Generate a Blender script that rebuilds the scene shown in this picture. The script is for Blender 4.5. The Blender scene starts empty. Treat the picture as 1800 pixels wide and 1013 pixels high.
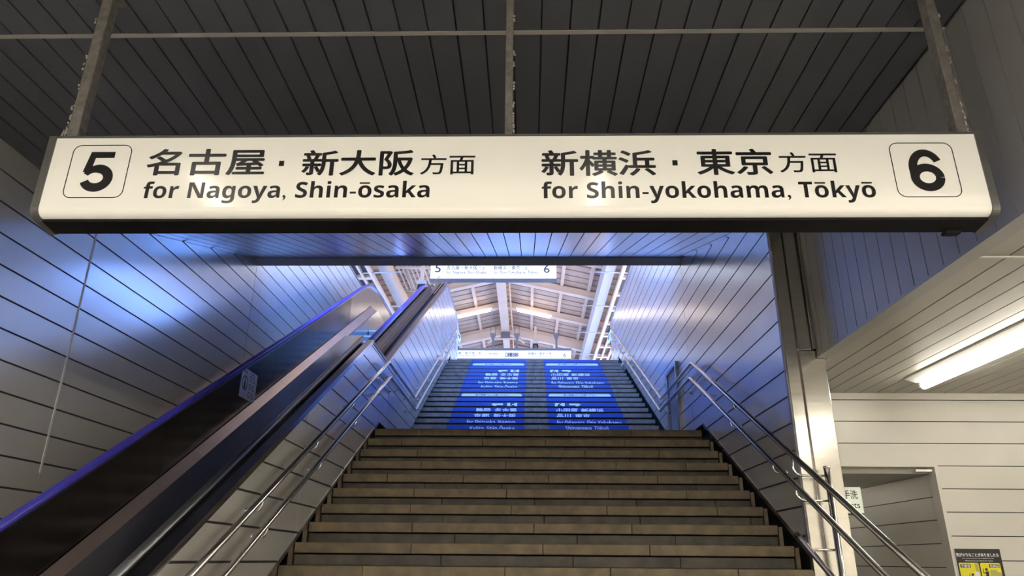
import bpy, bmesh, math, random
from mathutils import Vector, Matrix
random.seed(7)
S = bpy.context.scene
COL = S.collection
E = 1.556            # eye height above the concourse floor; all z below are relative to the eye

# ------------------------------------------------------------------ camera
F = 1255.0
d = Vector((28/F, -478.5/F, 1.0)).normalized()           # world +Y seen in camera axes (right, up, forward)
wx = Vector((d.z, 0, -d.x)).normalized()
wz = wx.cross(d)
if wz.y < 0: wz = -wz
right = Vector((wx.x, d.x, wz.x)); upv = Vector((wx.y, d.y, wz.y)); fwd = Vector((wx.z, d.z, wz.z))
cam = bpy.data.cameras.new('camera'); cam.sensor_width = 36; cam.lens = 36*F/1800
cam.clip_start = 0.05; cam.clip_end = 400
co = bpy.data.objects.new('camera', cam); COL.objects.link(co)
m = Matrix((right, upv, -fwd)).transposed().to_4x4(); m.translation = (0, 0, E)
co.matrix_world = m
S.camera = co

# ------------------------------------------------------------------ world, exposure
w = bpy.data.worlds.new('sky'); S.world = w; w.use_nodes = True
bg = w.node_tree.nodes['Background']
bg.inputs[0].default_value = (0.15, 0.34, 1.0, 1); bg.inputs[1].default_value = 11.0
sun = bpy.data.lights.new('sun', 'SUN'); sun.energy = 16.0; sun.color = (1.0, 0.90, 0.76); sun.angle = 0.02
sun_o = bpy.data.objects.new('sun', sun); COL.objects.link(sun_o); sun_o.rotation_euler = (math.radians(-12), math.radians(24), 0); sun_o.location = (0, 20, 40)
vs = S.view_settings
vs.view_transform = 'Standard'; vs.look = 'None'; vs.gamma = 1.0; vs.use_curve_mapping = False
vs.exposure = 0.12
TUBE = 22.0          # strength of the fluorescent tubes in the concourse
TUBE_REAR = 190.0     # boosted unseen tubes added behind the viewer to light stairs and left wall
PTUBE = 13.0         # strength of the tubes under the platform canopy

# ------------------------------------------------------------------ materials
MATS = {}
def mat(name, col, rough=0.5, metal=0.0, var=0.0, scale=6.0, bump=0.0, bscale=40.0, emit=None, estr=0.0, stretch=None, coat=0.0, rvar=0.0, col2=None, detail=4):
    m = bpy.data.materials.new(name); m.use_nodes = True
    nt = m.node_tree; b = nt.nodes['Principled BSDF']
    b.inputs['Base Color'].default_value = (*col, 1); b.inputs['Roughness'].default_value = rough
    b.inputs['Metallic'].default_value = metal
    if coat: b.inputs['Coat Weight'].default_value = coat; b.inputs['Coat Roughness'].default_value = 0.06
    if emit: b.inputs['Emission Color'].default_value = (*emit, 1); b.inputs['Emission Strength'].default_value = estr
    if var or bump or rvar or col2:
        tc = nt.nodes.new('ShaderNodeTexCoord'); mp = nt.nodes.new('ShaderNodeMapping')
        geo = nt.nodes.new('ShaderNodeNewGeometry')
        nt.links.new(geo.outputs['Position'], mp.inputs[0])
        if stretch: mp.inputs['Scale'].default_value = stretch
        n = nt.nodes.new('ShaderNodeTexNoise'); n.inputs['Scale'].default_value = scale; n.inputs['Detail'].default_value = detail
        nt.links.new(mp.outputs[0], n.inputs[0])
        if var or col2:
            r = nt.nodes.new('ShaderNodeValToRGB')
            lo = [max(0, c*(1-var)) for c in col]; hi = [min(1, c*(1+var)) for c in col]
            if col2: lo, hi = col2, col
            r.color_ramp.elements[0].position = 0.32; r.color_ramp.elements[1].position = 0.68
            r.color_ramp.elements[0].color = (*lo, 1); r.color_ramp.elements[1].color = (*hi, 1)
            nt.links.new(n.outputs[0], r.inputs[0]); nt.links.new(r.outputs[0], b.inputs['Base Color'])
        if rvar:
            mr = nt.nodes.new('ShaderNodeMapRange'); mr.inputs[3].default_value = rough-rvar; mr.inputs[4].default_value = rough+rvar
            nt.links.new(n.outputs[0], mr.inputs[0]); nt.links.new(mr.outputs[0], b.inputs['Roughness'])
        if bump:
            n2 = nt.nodes.new('ShaderNodeTexNoise'); n2.inputs['Scale'].default_value = bscale; n2.inputs['Detail'].default_value = 3
            nt.links.new(mp.outputs[0], n2.inputs[0])
            bp = nt.nodes.new('ShaderNodeBump'); bp.inputs['Strength'].default_value = bump; bp.inputs['Distance'].default_value = 0.01
            nt.links.new(n2.outputs[0], bp.inputs['Height']); nt.links.new(bp.outputs[0], b.inputs['Normal'])
    MATS[name] = m
    return m
mat('panel', (0.62, 0.605, 0.58), 0.21, 0.45, var=0.05, scale=1.2, rvar=0.02)
mat('panel_matte', (0.62, 0.60, 0.55), 0.42, 0.1, var=0.04, scale=1.5)
mat('ceiling_metal', (0.11, 0.117, 0.14), 0.40, 0.25, var=0.06, scale=1.0, rvar=0.05)
mat('soffit_metal', (0.40, 0.40, 0.42), 0.2, 0.75, var=0.06, scale=1.0, rvar=0.04)
mat('clad', (0.36, 0.355, 0.35), 0.40, 0.35, var=0.05, scale=1.0)
mat('low_ceiling', (0.42, 0.405, 0.36), 0.45, 0.1, var=0.05, scale=1.0)
mat('groove', (0.02, 0.02, 0.022), 0.8)
mat('gap_light', (0.50, 0.49, 0.47), 0.5, 0.3)
mat('beam', (0.26, 0.26, 0.28), 0.5, 0.3)
mat('steel', (0.56, 0.54, 0.50), 0.20, 1.0, var=0.05, scale=3, stretch=(1, 1, 14), rvar=0.05)
mat('tube_steel', (0.72, 0.71, 0.70), 0.16, 1.0)
mat('dark_steel', (0.16, 0.14, 0.135), 0.2, 0.9, var=0.12, scale=2.0, rvar=0.05)
mat('deck_steel', (0.34, 0.315, 0.30), 0.2, 0.95, var=0.06, scale=2.0, rvar=0.05)
mat('cover_steel', (0.42, 0.42, 0.44), 0.14, 1.0, var=0.05, scale=1.5)
mat('bar_steel', (0.30, 0.31, 0.34), 0.38, 1.0)
mat('skirt', (0.74, 0.60, 0.51), 0.34, 0.8, var=0.05, scale=3)
mat('black_rubber', (0.02, 0.02, 0.022), 0.5)
mat('blue_rubber', (0.045, 0.04, 0.36), 0.3, coat=0.4)
mat('rib_metal', (0.10, 0.10, 0.105), 0.4, 0.8)
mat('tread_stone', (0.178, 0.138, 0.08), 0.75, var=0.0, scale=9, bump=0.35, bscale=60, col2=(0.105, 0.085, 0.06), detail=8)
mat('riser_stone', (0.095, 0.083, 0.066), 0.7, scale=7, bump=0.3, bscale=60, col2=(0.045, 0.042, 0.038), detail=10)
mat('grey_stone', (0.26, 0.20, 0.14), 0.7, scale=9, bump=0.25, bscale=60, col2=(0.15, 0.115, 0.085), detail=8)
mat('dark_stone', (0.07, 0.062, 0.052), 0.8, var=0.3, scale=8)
mat('floor_tile', (0.42, 0.40, 0.36), 0.4, var=0.1, scale=3)
mat('platform', (0.45, 0.44, 0.42), 0.7, var=0.1, scale=3)
mat('ballast', (0.62, 0.50, 0.37), 0.9, var=0.2, scale=20)
mat('sign_face', (0.62, 0.60, 0.54), 0.12, emit=(1.0, 0.955, 0.83), estr=0.24)
mat('sign_far', (0.5, 0.5, 0.48), 0.3, emit=(0.95, 1.0, 1.0), estr=0.75)
mat('sign_tint', (0.6, 0.62, 0.8), 0.3, emit=(0.75, 0.78, 1.0), estr=0.7)
mat('sign_end', (0.10, 0.10, 0.095), 0.45, 0.3)
mat('sign_tray', (0.006, 0.0055, 0.0065), 0.55).node_tree.nodes['Principled BSDF'].inputs['Specular IOR Level'].default_value = 0.12
mat('ink', (0.012, 0.011, 0.012), 0.25)
mat('ink_soft', (0.06, 0.06, 0.06), 0.4)
mat('print_white', (0.80, 0.81, 0.84), 0.5)
mat('film_blue', (0.010, 0.055, 0.30), 0.45)
mat('film_pale', (0.80, 0.80, 0.80), 0.5)
mat('rod', (0.17, 0.16, 0.15), 0.6, 0.2, var=0.25, scale=30)
mat('dust', (0.45, 0.44, 0.42), 1.0)
mat('lamp_white', (0.85, 0.85, 0.82), 0.4)
mat('tube', (1, 1, 1), 0.4, emit=(1.0, 0.93, 0.80), estr=TUBE)
mat('tube_rear', (1, 1, 1), 0.4, emit=(1.0, 0.92, 0.80), estr=TUBE_REAR)
mat('tube_dim', (1, 1, 1), 0.4, emit=(1.0, 0.93, 0.82), estr=9.0)
mat('ptube', (1, 1, 1), 0.4, emit=(1.0, 0.86, 0.68), estr=PTUBE)
mat('roof_cream', (0.68, 0.51, 0.35), 0.6, var=0.05, scale=2)
mat('roof_deck', (0.52, 0.37, 0.25), 0.65, var=0.08, scale=2)
mat('roof_gap', (0.02, 0.016, 0.013), 0.8)
mat('grey_beam', (0.50, 0.50, 0.52), 0.5, 0.1)
mat('tray_dark', (0.10, 0.09, 0.08), 0.8)
mat('hanger_grey', (0.16, 0.16, 0.17), 0.5, 0.3)
mat('black', (0.012, 0.012, 0.013), 0.4)
mat('yellow', (0.80, 0.72, 0.02), 0.5)
mat('yellow_dark', (0.45, 0.42, 0.10), 0.5)
mat('notice_white', (0.75, 0.76, 0.85), 0.5)
mat('navy', (0.02, 0.03, 0.15), 0.5)
mat('green_white', (0.72, 0.76, 0.66), 0.4, emit=(0.92, 1.0, 0.82), estr=0.25)

# ------------------------------------------------------------------ helpers
def lk(o, parent=None):
    COL.objects.link(o)
    if parent is not None: o.parent = parent
    return o
def tag(o, label, cat, group=None):
    o['label'] = label; o['category'] = cat
    if group: o['group'] = group
    return o
def struct(o, label=None):
    o['kind'] = 'structure'
    if label: o['label'] = label
    return o
LOC = {}
def empty(name, x, y, z):
    o = bpy.data.objects.new(name, None); o.location = (x, y, z+E); o.empty_display_size = 0.1
    LOC[o.name] = Vector((x, y, z+E))
    return lk(o)
def wl(o):
    v = Vector((0, 0, 0))
    while o is not None:
        v += o.location; o = o.parent
    return v
def obj(name, verts, faces, m, parent=None, smooth=False):
    """verts in eye-relative world coordinates"""
    vv = [Vector((v[0], v[1], v[2]+E)) for v in verts]
    lo = [min(v[i] for v in vv) for i in range(3)]; hi = [max(v[i] for v in vv) for i in range(3)]
    c = Vector(((lo[0]+hi[0])/2, (lo[1]+hi[1])/2, lo[2]))
    me = bpy.data.meshes.new(name)
    me.from_pydata([v-c for v in vv], [], faces)
    bm = bmesh.new(); bm.from_mesh(me); bmesh.ops.recalc_face_normals(bm, faces=bm.faces); bm.to_mesh(me); bm.free()
    if smooth:
        for p in me.polygons: p.use_smooth = True
    me.materials.append(MATS[m])
    o = bpy.data.objects.new(name, me)
    o.location = c - (wl(parent) if parent is not None else Vector((0, 0, 0)))
    return lk(o, parent)
BOXC = {}
def box(name, x0, x1, y0, y1, z0, z1, m, parent=None, bev=0.0):
    key = (name, round(x1-x0, 4), round(y1-y0, 4), round(z1-z0, 4), m, bev)
    me = BOXC.get(key)
    if me is None:
        hx, hy, h = (x1-x0)/2, (y1-y0)/2, z1-z0
        me = bpy.data.meshes.new(name)
        bm = bmesh.new()
        vs_ = [bm.verts.new(p) for p in ((-hx,-hy,0),(hx,-hy,0),(hx,hy,0),(-hx,hy,0),(-hx,-hy,h),(hx,-hy,h),(hx,hy,h),(-hx,hy,h))]
        for f in ((0,3,2,1),(4,5,6,7),(0,1,5,4),(1,2,6,5),(2,3,7,6),(3,0,4,7)): bm.faces.new([vs_[i] for i in f])
        if bev: bmesh.ops.bevel(bm, geom=list(bm.edges), offset=bev, segments=2 if bev > 0.008 else 1, affect='EDGES', profile=0.5)
        bm.to_mesh(me); bm.free(); me.materials.append(MATS[m]); BOXC[key] = me
    o = bpy.data.objects.new(name, me)
    o.location = Vector(((x0+x1)/2, (y0+y1)/2, z0+E)) - (wl(parent) if parent is not None else Vector((0, 0, 0)))
    return lk(o, parent)
def clip(poly, a, b, c):
    """keep a*u + b*v <= c"""
    out = []
    n = len(poly)
    for i in range(n):
        p, q = poly[i], poly[(i+1) % n]
        dp, dq = a*p[0]+b*p[1]-c, a*q[0]+b*q[1]-c
        if dp <= 0: out.append(p)
        if (dp < 0 < dq) or (dq < 0 < dp):
            t = dp/(dp-dq); out.append((p[0]+t*(q[0]-p[0]), p[1]+t*(q[1]-p[1])))
    return out
def area(p): return abs(sum(p[i][0]*p[(i+1) % len(p)][1]-p[(i+1) % len(p)][0]*p[i][1] for i in range(len(p))))/2
def prism(polys, axis, a, b):
    """polys: 2-D outlines; axis x -> (y,z); y -> (x,z); z -> (x,y)"""
    V, Fs = [], []
    for poly in polys:
        n = len(poly); s = len(V)
        for t in (a, b):
            for u, v in poly:
                V.append((t, u, v) if axis == 'x' else (u, t, v) if axis == 'y' else (u, v, t))
        Fs.append(list(range(s, s+n))); Fs.append(list(range(s+2*n-1, s+n-1, -1)))
        for i in range(n): Fs.append([s+i, s+(i+1) % n, s+n+(i+1) % n, s+n+i])
    return V, Fs
def pobj(name, polys, axis, a, b, m, parent=None):
    V, Fs = prism(polys, axis, a, b)
    return obj(name, V, Fs, m, parent)
def fillet(pts, r, n=5):
    pts = [Vector(p) for p in pts]; out = [pts[0]]
    for i in range(1, len(pts)-1):
        p, a, b = pts[i], pts[i-1], pts[i+1]
        u, v = (a-p), (b-p); rr = min(r, u.length*0.49, v.length*0.49)
        p0, p1 = p+u.normalized()*rr, p+v.normalized()*rr
        for k in range(n+1):
            t = k/n; out.append(p0*(1-t)**2 + p*2*t*(1-t) + p1*t*t)
    out.append(pts[-1]); return out
def sweep(path, prof, closed_caps=True, up=None):
    """sweep a closed 2-D profile along a path"""
    path = [Vector(p) for p in path]; V, Fs = [], []; n = len(prof)
    N = None
    for i, p in enumerate(path):
        t = ((path[i+1]-p) if i == 0 else (p-path[i-1]) if i == len(path)-1 else (path[i+1]-p).normalized()+(p-path[i-1]).normalized()).normalized()
        if up is not None:
            sx = t.cross(up).normalized()
        else:
            if N is None:
                N = t.cross(Vector((0, 0, 1)))
                if N.length < 1e-3: N = Vector((1, 0, 0))
            N = (N - t*N.dot(t)).normalized(); sx = N
        sy = sx.cross(t).normalized()
        for a, b in prof: V.append(p+sx*a+sy*b)
    for i in range(len(path)-1):
        for j in range(n):
            Fs.append([i*n+j, i*n+(j+1) % n, (i+1)*n+(j+1) % n, (i+1)*n+j])
    if closed_caps:
        Fs.append(list(range(n-1, -1, -1))); Fs.append([len(V)-n+j for j in range(n)])
    return V, Fs
def circ(r, n=10): return [(r*math.cos(2*math.pi*k/n), r*math.sin(2*math.pi*k/n)) for k in range(n)]
def tube(name, path, r, m, parent=None, n=10):
    V, Fs = sweep(path, circ(r, n)); return obj(name, V, Fs, m, parent, smooth=True)
def merge(parts):
    V, Fs = [], []
    for v, f in parts:
        s = len(V); V += list(v); Fs += [[i+s for i in q] for q in f]
    return V, Fs
def bx(x0, x1, y0, y1, z0, z1):
    return ([(x0,y0,z0),(x1,y0,z0),(x1,y1,z0),(x0,y1,z0),(x0,y0,z1),(x1,y0,z1),(x1,y1,z1),(x0,y1,z1)],
            [[0,3,2,1],[4,5,6,7],[0,1,5,4],[1,2,6,5],[2,3,7,6],[3,0,4,7]])
def rrect(x0, x1, z0, z1, r, n=5):
    pts = []
    for cx, cz, a0 in ((x1-r, z0+r, -90), (x1-r, z1-r, 0), (x0+r, z1-r, 90), (x0+r, z0+r, 180)):
        for k in range(n+1):
            a = math.radians(a0+90*k/n); pts.append((cx+r*math.cos(a), cz+r*math.sin(a)))
    return pts
def ring(name, outer, inner, y, m, parent):
    V = [(p[0], y, p[1]) for p in outer] + [(p[0], y, p[1]) for p in inner]; n = len(outer)
    V += [(v[0], y+0.001, v[2]) for v in V]
    Fs = []
    for i in range(n):
        j = (i+1) % n
        Fs += [[i, j, n+j, n+i], [2*n+i, 3*n+i, 3*n+j, 2*n+j], [i, 2*n+i, 2*n+j, j], [n+i, n+j, 3*n+j, 3*n+i]]
    return obj(name, V, Fs, m, parent)
TXT = {}
def sans_bold(t):
    o = ''
    for ch in t:
        if 'A' <= ch <= 'Z': o += chr(0x1D5D4+ord(ch)-65)
        elif 'a' <= ch <= 'z': o += chr(0x1D5EE+ord(ch)-97)
        else: o += ch
    return o
def glyphs(body, off=0.0):
    c = bpy.data.curves.new('t', 'FONT'); c.body = body; c.offset = off; c.resolution_u = 6
    o = bpy.data.objects.new('t', c); COL.objects.link(o)
    dg = bpy.context.evaluated_depsgraph_get()
    me = bpy.data.meshes.new_from_object(o.evaluated_get(dg))
    bpy.data.objects.remove(o)
    return me
def text(name, body, u0, u1, v0, v1, plane, pos, m, parent, bold=0.012, clipv=None, natural=False):
    """flat printed line fitted into a box; plane 'y' faces -Y (u = x), plane 'x' faces +X (u = y); v = z"""
    key = (body, bold)
    cjk = any(ord(ch) > 0x2000 for ch in body)
    heavy = not cjk and bold >= 0.015
    me0 = TXT.get(key)
    if me0 is None:
        bars = []
        if heavy:
            plain = body.replace('ō', 'o').replace('Ō', 'O')
            for i, ch in enumerate(body):
                if ch in 'ōŌ':
                    x1_ = max(v.co.x for v in glyphs(sans_bold(plain[:i+1])).vertices); hgt = 0.62 if ch == 'ō' else 0.80
                    bars.append((x1_-0.50, x1_-0.09, hgt, hgt+0.075))
            me0 = glyphs(sans_bold(plain))
        else:
            me0 = glyphs(body, 0.0 if cjk else bold)
        bm = bmesh.new(); bm.from_mesh(me0)
        for xa, xb, ya, yb in bars:
            bm.faces.new([bm.verts.new(p) for p in ((xa, ya, 0), (xb, ya, 0), (xb, yb, 0), (xa, yb, 0))])
        bm.to_mesh(me0); bm.free()
        TXT[key] = me0
    bm = bmesh.new(); bm.from_mesh(me0)
    if cjk and bold > 0.004:          # heavier strokes: the thin glyphs laid over themselves, slightly shifted
        for k in range(8):
            a = k*math.pi/4; n0 = len(bm.verts)
            bm.from_mesh(me0); bm.verts.ensure_lookup_table()
            for v in bm.verts[n0:]: v.co.x += bold*math.cos(a); v.co.y += bold*math.sin(a); v.co.z = (k+1)*0.0001
    xs = [v.co.x for v in bm.verts]; ys = [v.co.y for v in bm.verts]
    ax, bx_, ay, by = min(xs), max(xs), min(ys), max(ys)
    for v in bm.verts:
        u = u0+(v.co.x-ax)/(bx_-ax)*(u1-u0); t = v0+(v.co.y-ay)/(by-ay)*(v1-v0); dz = v.co.z
        v.co = (u, pos-dz, t) if plane == 'y' else (pos+dz, u, t)
    if clipv:
        for z, s in ((clipv[0], -1), (clipv[1], 1)):
            bmesh.ops.bisect_plane(bm, geom=list(bm.verts)+list(bm.edges)+list(bm.faces), plane_co=(0, 0, z), plane_no=(0, 0, s), clear_outer=True)
    bm.verts.ensure_lookup_table(); bm.verts.index_update()
    V = [tuple(v.co) for v in bm.verts]; Fs = [[v.index for v in f.verts] for f in bm.faces]
    bm.free()
    if not Fs: return None
    return obj(name, V, Fs, m, parent)

XL, XP, XR, XC = -3.77, -1.80, 2.09, 2.33     # left wall, partition face, right stair wall, cladding above the aisle
ZC, ZA = 2.80, 1.553                            # main ceiling, aisle ceiling
SL = 0.507; ES = 0.567                          # stair slope, escalator slope
ZL, YLa, YLb = 1.457, 8.555, 10.60              # landing level, its edge, foot of the upper flight
ZP, YP = 4.29, 15.86                            # platform level and edge
YB = 9.08                                       # edge of the opening to the platform
JOINTS = [-9.0, -5.5, -1.5, 2.07, 5.59, 9.10, 14.25, 17.4]
FL = -E

# ------------------------------------------------------------------ floors
fl = empty('floor', 0, -3, FL-0.1); struct(fl, 'pale tiled concourse floor at the foot of the stairs')
box('floor_slab', -8.6, 7.4, -9.4, 60.1, FL-0.12, FL-0.012, 'groove', fl)
box('corridor_floor', 2.9, 3.9, 2.7, 12, FL-0.012, FL, 'floor_tile', fl)
for i in range(13):
    for j in range(12):
        x0, y0 = -3.77+i*0.85, -9+j*0.98
        if y0 < 2.8: box('tile', x0, x0+0.842, y0, y0+0.972, FL-0.012, FL, 'floor_tile', fl)
pf = empty('floor_platform', 0, 18, ZP-0.2); struct(pf, 'grey platform floor around the stairwell')
for a in ((-8.5, XL-0.12, -9.3, 60), (XR+0.12, 7.3, -9.3, 60), (XL-0.12, XR+0.12, -9.3, YB-0.02), (XL-0.12, XR+0.12, YP+0.35, 60)):
    box('slab', a[0], a[1], a[2], a[3], ZP-0.25, ZP-0.002, 'platform', pf)
for nm, a in (('ground', (-90, -8.5, -60, 150)), ('ground', (7.3, 90, -60, 150))):
    gg = box(nm, a[0], a[1], a[2], a[3], ZP-1.7, ZP-1.5, 'ballast'); struct(gg, 'pale track bed beside the platform')

for nm, a in (('wall_seal_left', (-8.6, -8.5, -9.4, 60)), ('wall_seal_right', (7.3, 7.4, -9.4, 60)), ('wall_seal_front', (-8.6, 7.4, -9.4, -9.3)), ('wall_seal_end', (-8.6, 7.4, 60, 60.1))):  # unseen shells added to stop sky light leaking in below the platform
    struct(box(nm, a[0], a[1], a[2], a[3], FL-0.012, ZP-0.255, 'platform'), 'unseen shell wall added to keep sky light out below the platform')
# ------------------------------------------------------------------ plank helpers for walls of constant x
GAP = 0.014
def plank_wall(parent, face, depth, zbase, pitch, z0, z1, ys, zones, m, name='plank', gapm='groove', back=0.12):
    """face: visible x; depth sign: direction away from the viewer. zones: list of (ya, yb, [(a,b,c) half planes in (y,z)])"""
    sgn = depth
    t = 0.012*sgn
    # backing
    polys = []
    for ya, yb, hp in zones:
        p = [(ya, z0), (yb, z0), (yb, z1), (ya, z1)]
        for h in hp: p = clip(p, *h) if p else p
        if len(p) > 2 and area(p) > 1e-4: polys.append(p)
    pobj('backing', polys, 'x', face+t, face+t+back*sgn, gapm, parent)
    n0 = math.floor((z0-zbase)/pitch); n1 = math.ceil((z1-zbase)/pitch)
    for n in range(n0, n1):
        za, zb = max(z0, zbase+n*pitch+GAP/2), min(z1, zbase+(n+1)*pitch-GAP/2)
        if zb-za < 0.01: continue
        for ya, yb in zip(ys[:-1], ys[1:]):
            polys = []
            for zy0, zy1, hp in zones:
                p = [(max(ya+0.004, zy0), za), (min(yb-0.004, zy1), za), (min(yb-0.004, zy1), zb), (max(ya+0.004, zy0), zb)]
                if p[1][0]-p[0][0] < 0.002: continue
                for h in hp:
                    if p: p = clip(p, *h)
                if len(p) > 2 and area(p) > 2e-4: polys.append(p)
            if not polys: continue
            if len(polys) == 1 and len(polys[0]) == 4 and abs(area(polys[0])-(polys[0][1][0]-polys[0][0][0])*(zb-za)) < 1e-6:
                p = polys[0]; box(name, min(face, face+t), max(face, face+t), p[0][0], p[1][0], za, zb, m, parent)
            else:
                pobj(name, polys, 'x', face, face+t, m, parent)

# left wall: horizontal below the soffit, then rising with it, then up to the parapet height at the platform
wlft = empty('wall_left', XL, 4, FL); struct(wlft, 'left wall of long horizontal grey metal panels beside the escalator')
plank_wall(wlft, XL, -1, 2.586, 0.2128, FL, 5.78, JOINTS,
           [(-9, 5.71, [(0, 1, ZC+0.05)]), (5.71, YB, [(-0.323, 1, ZC+0.05-0.323*5.71)]), (YB, 17.4, [])], 'panel')
box('cap', XL-0.13, XL+0.012, YB+0.1, 17.4, 5.78, 5.80, 'steel', wlft)
box('joint_strip', XL-0.002, XL+0.004, 5.575, 5.595, 0.6, 2.75, 'gap_light', wlft)

# right stair wall
ST = lambda off: (SL, -1, SL*YLa-ZL-off)           # stays above the lower stair slope
SU = lambda off: (SL, -1, SL*(YLb-0.33)-ZL-off)    # stays above the upper stair slope
zone_low = lambda y0, top: [(y0, YLa+0.02, [ST(0.06)]+top), (YLa+0.02, YLb+0.06, [(0, -1, -(ZL+0.085))]+top)]
wr = empty('wall_right', XR, 8, FL); struct(wr, 'right stair wall of glossy horizontal metal panels')
plank_wall(wr, XR, 1, 2.516, 0.2117, FL, 5.60, [5.70, 9.07, 14.2, 17.35],
           [(5.70, YB, [ST(0.06), (-0.323, 1, ZC+0.05-0.323*5.71)] if False else [(SL, -1, SL*YLa-ZL-0.06), (-0.323, 1, ZC+0.05-0.323*5.71), (1, 0, YLa+0.02)]),
            (YLa+0.02, YB, [(0, -1, -(ZL+0.085)), (-0.323, 1, ZC+0.05-0.323*5.71)]),
            (YB, YLb+0.06, [(0, -1, -(ZL+0.085))]),
            (YLb+0.06, 17.35, [SU(0.05), (1, 0, YP+0.2)]), (YP+0.2, 17.35, [(0, -1, -(ZP+0.06))])], 'panel')
box('backing', XR+0.14, XR+0.2, 5.95, 17.35, FL, ZP-0.26, 'groove', wr)  # unseen shell added against light leaking in under the wall
box('cap', XR-0.012, XR+0.13, YB+0.1, 17.36, 5.60, 5.615, 'steel', wr)
pobj('skirting_trim', [[(5.70, ZL+SL*(5.70-YLa)+0.035), (YLa+0.02, ZL+0.05), (YLa+0.02, ZL+0.085), (5.70, ZL+SL*(5.70-YLa)+0.075)]], 'x', XR-0.006, XR+0.03, 'dark_steel', wr)
# shallow metal framed niche door on the landing
nd = empty('door_1', XR-0.03, 10.1, ZL); struct(nd, 'narrow grey metal hatch door on the landing wall')
box('door_leaf', XR-0.008, XR+0.002, 9.78, 10.40, ZL+0.01, 2.56, 'beam', nd)
for a in ((9.70, 9.78, ZL, 2.61), (10.40, 10.48, ZL, 2.61)): box('door_frame', XR-0.045, XR+0.002, a[0], a[1], a[2], a[3], 'steel', nd, 0.004)
box('door_frame', XR-0.045, XR+0.002, 9.78, 10.40, 2.56, 2.61, 'steel', nd, 0.004)
box('door_handle', XR-0.03, XR-0.008, 9.84, 9.87, 2.0, 2.12, 'tube_steel', nd, 0.003)

# partition between stairs and escalator
L1 = (-ES, 1, 2.352-ES*7.92); L2 = (-ES, 1, 2.37-ES*8.92)
wp = empty('wall_partition', XP, 8, FL); struct(wp, 'panelled partition between the stairs and the escalator')
plank_wall(wp, XP, -1, 2.516, 0.2117, FL, 5.74, [2.4, 5.8, 9.1, 14.2, 17.5],
           [(2.4, 7.92, [ST(0.085), L1]), (7.92, YLa+0.02, [ST(0.085), (0, 1, 2.37)]),
            (YLa+0.02, 8.92, [(0, -1, -(ZL+0.09)), (0, 1, 2.37)]), (8.92, YLb+0.06, [(0, -1, -(ZL+0.09)), L2]),
            (YLb+0.06, 17.5, [SU(0.05), L2, (1, 0, YP+0.2)]), (YP+0.2, 17.5, [(0, -1, -(ZP+0.06)), L2])], 'panel', back=0.05)
def strip(name, x0, x1, ya, yb, off, th, m, parent, yo):
    """inclined bar; its top lies off above the line z = ES*(y-yo)"""
    z = lambda y: ES*(y-yo)+off
    return pobj(name, [[(ya, z(ya)-th), (yb, z(yb)-th), (yb, z(yb)), (ya, z(ya))]], 'x', x0, x1, m, parent)
YO1, YO2 = 7.92-2.352/ES, 8.92-2.37/ES
strip('cap', XP-0.065, XP+0.008, 2.4, 7.93, 0.02, 0.05, 'cover_steel', wp, YO1)
box('cap', XP-0.065, XP+0.008, 7.93, 8.93, 2.335, 2.372, 'beam', wp)
strip('cap', XP-0.075, XP+0.008, 8.90, 14.86, 0.02, 0.05, 'deck_steel', wp, YO2)
box('cap', XP-0.075, XP+0.008, 14.86, 17.5, 5.74, 5.76, 'steel', wp)
box('end_trim', XP-0.07, XP+0.01, 17.48, 17.52, ZP, 5.76, 'steel', wp)
pobj('skirting_trim', [[(2.6, ZL+SL*(2.6-YLa)+0.06), (YLa+0.02, ZL+0.06), (YLa+0.02, ZL+0.092), (2.6, ZL+SL*(2.6-YLa)+0.1)]], 'x', XP-0.02, XP+0.006, 'steel', wp)

# ------------------------------------------------------------------ ceilings
def plank_ceiling(parent, x0, x1, xbase, pitch, segs, zf, m, up=0.015, back=0.06, gapm='groove', seams=()):
    """zf: list of (y, z) breakpoints for each segment (straight between)"""
    n0, n1 = math.floor((x0-xbase)/pitch), math.ceil((x1-xbase)/pitch)
    for (ya, za), (yb, zb) in segs:
        pobj('backing', [[(ya, za+up), (yb, zb+up), (yb, zb+up+back), (ya, za+up+back)]], 'x', x0, x1, gapm, parent)
        for n in range(n0, n1):
            xa, xb = max(x0, xbase+n*pitch+0.005), min(x1, xbase+(n+1)*pitch-0.005)
            if xb-xa < 0.01: continue
            if abs(za-zb) < 1e-6: box('plank', xa, xb, ya+0.006, yb-0.006, za, za+up, m, parent)
            else: pobj('plank', [[(ya+0.006, za), (yb, zb), (yb, zb+up), (ya+0.006, za+up)]], 'x', xa, xb, m, parent)
ce = empty('ceiling', -0.7, 3, ZC); struct(ce, 'dark grey ceiling of narrow metal strips above the sign')
plank_ceiling(ce, XL, XC, -2.164, 0.16, [((-1.5, ZC), (0.9, ZC)), ((0.9, ZC), (3.27, ZC)), ((3.27, ZC), (5.71, ZC))], None, 'ceiling_metal')
box('seam_strip', XL, XC, 3.255, 3.285, ZC-0.004, ZC+0.002, 'gap_light', ce)
so = empty('ceiling_soffit', -0.8, 7.4, ZC); struct(so, 'sloping glossy strip soffit rising over the stairs')
plank_ceiling(so, XL, XR, -2.164, 0.16, [((5.71, ZC), (8.90, 3.83))], None, 'soffit_metal')
tb = pobj('trim_1', [[(8.90, 3.822), (8.93, 3.835), (9.10, 3.80), (9.10, ZP-0.26), (8.90, ZP-0.26)]], 'x', XL, XR, 'beam'); struct(tb, 'grey edge beam at the top of the soffit')
ac = empty('ceiling_aisle', 4.7, 3, ZA); struct(ac, 'low warm grey strip ceiling over the side aisle')
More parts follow.
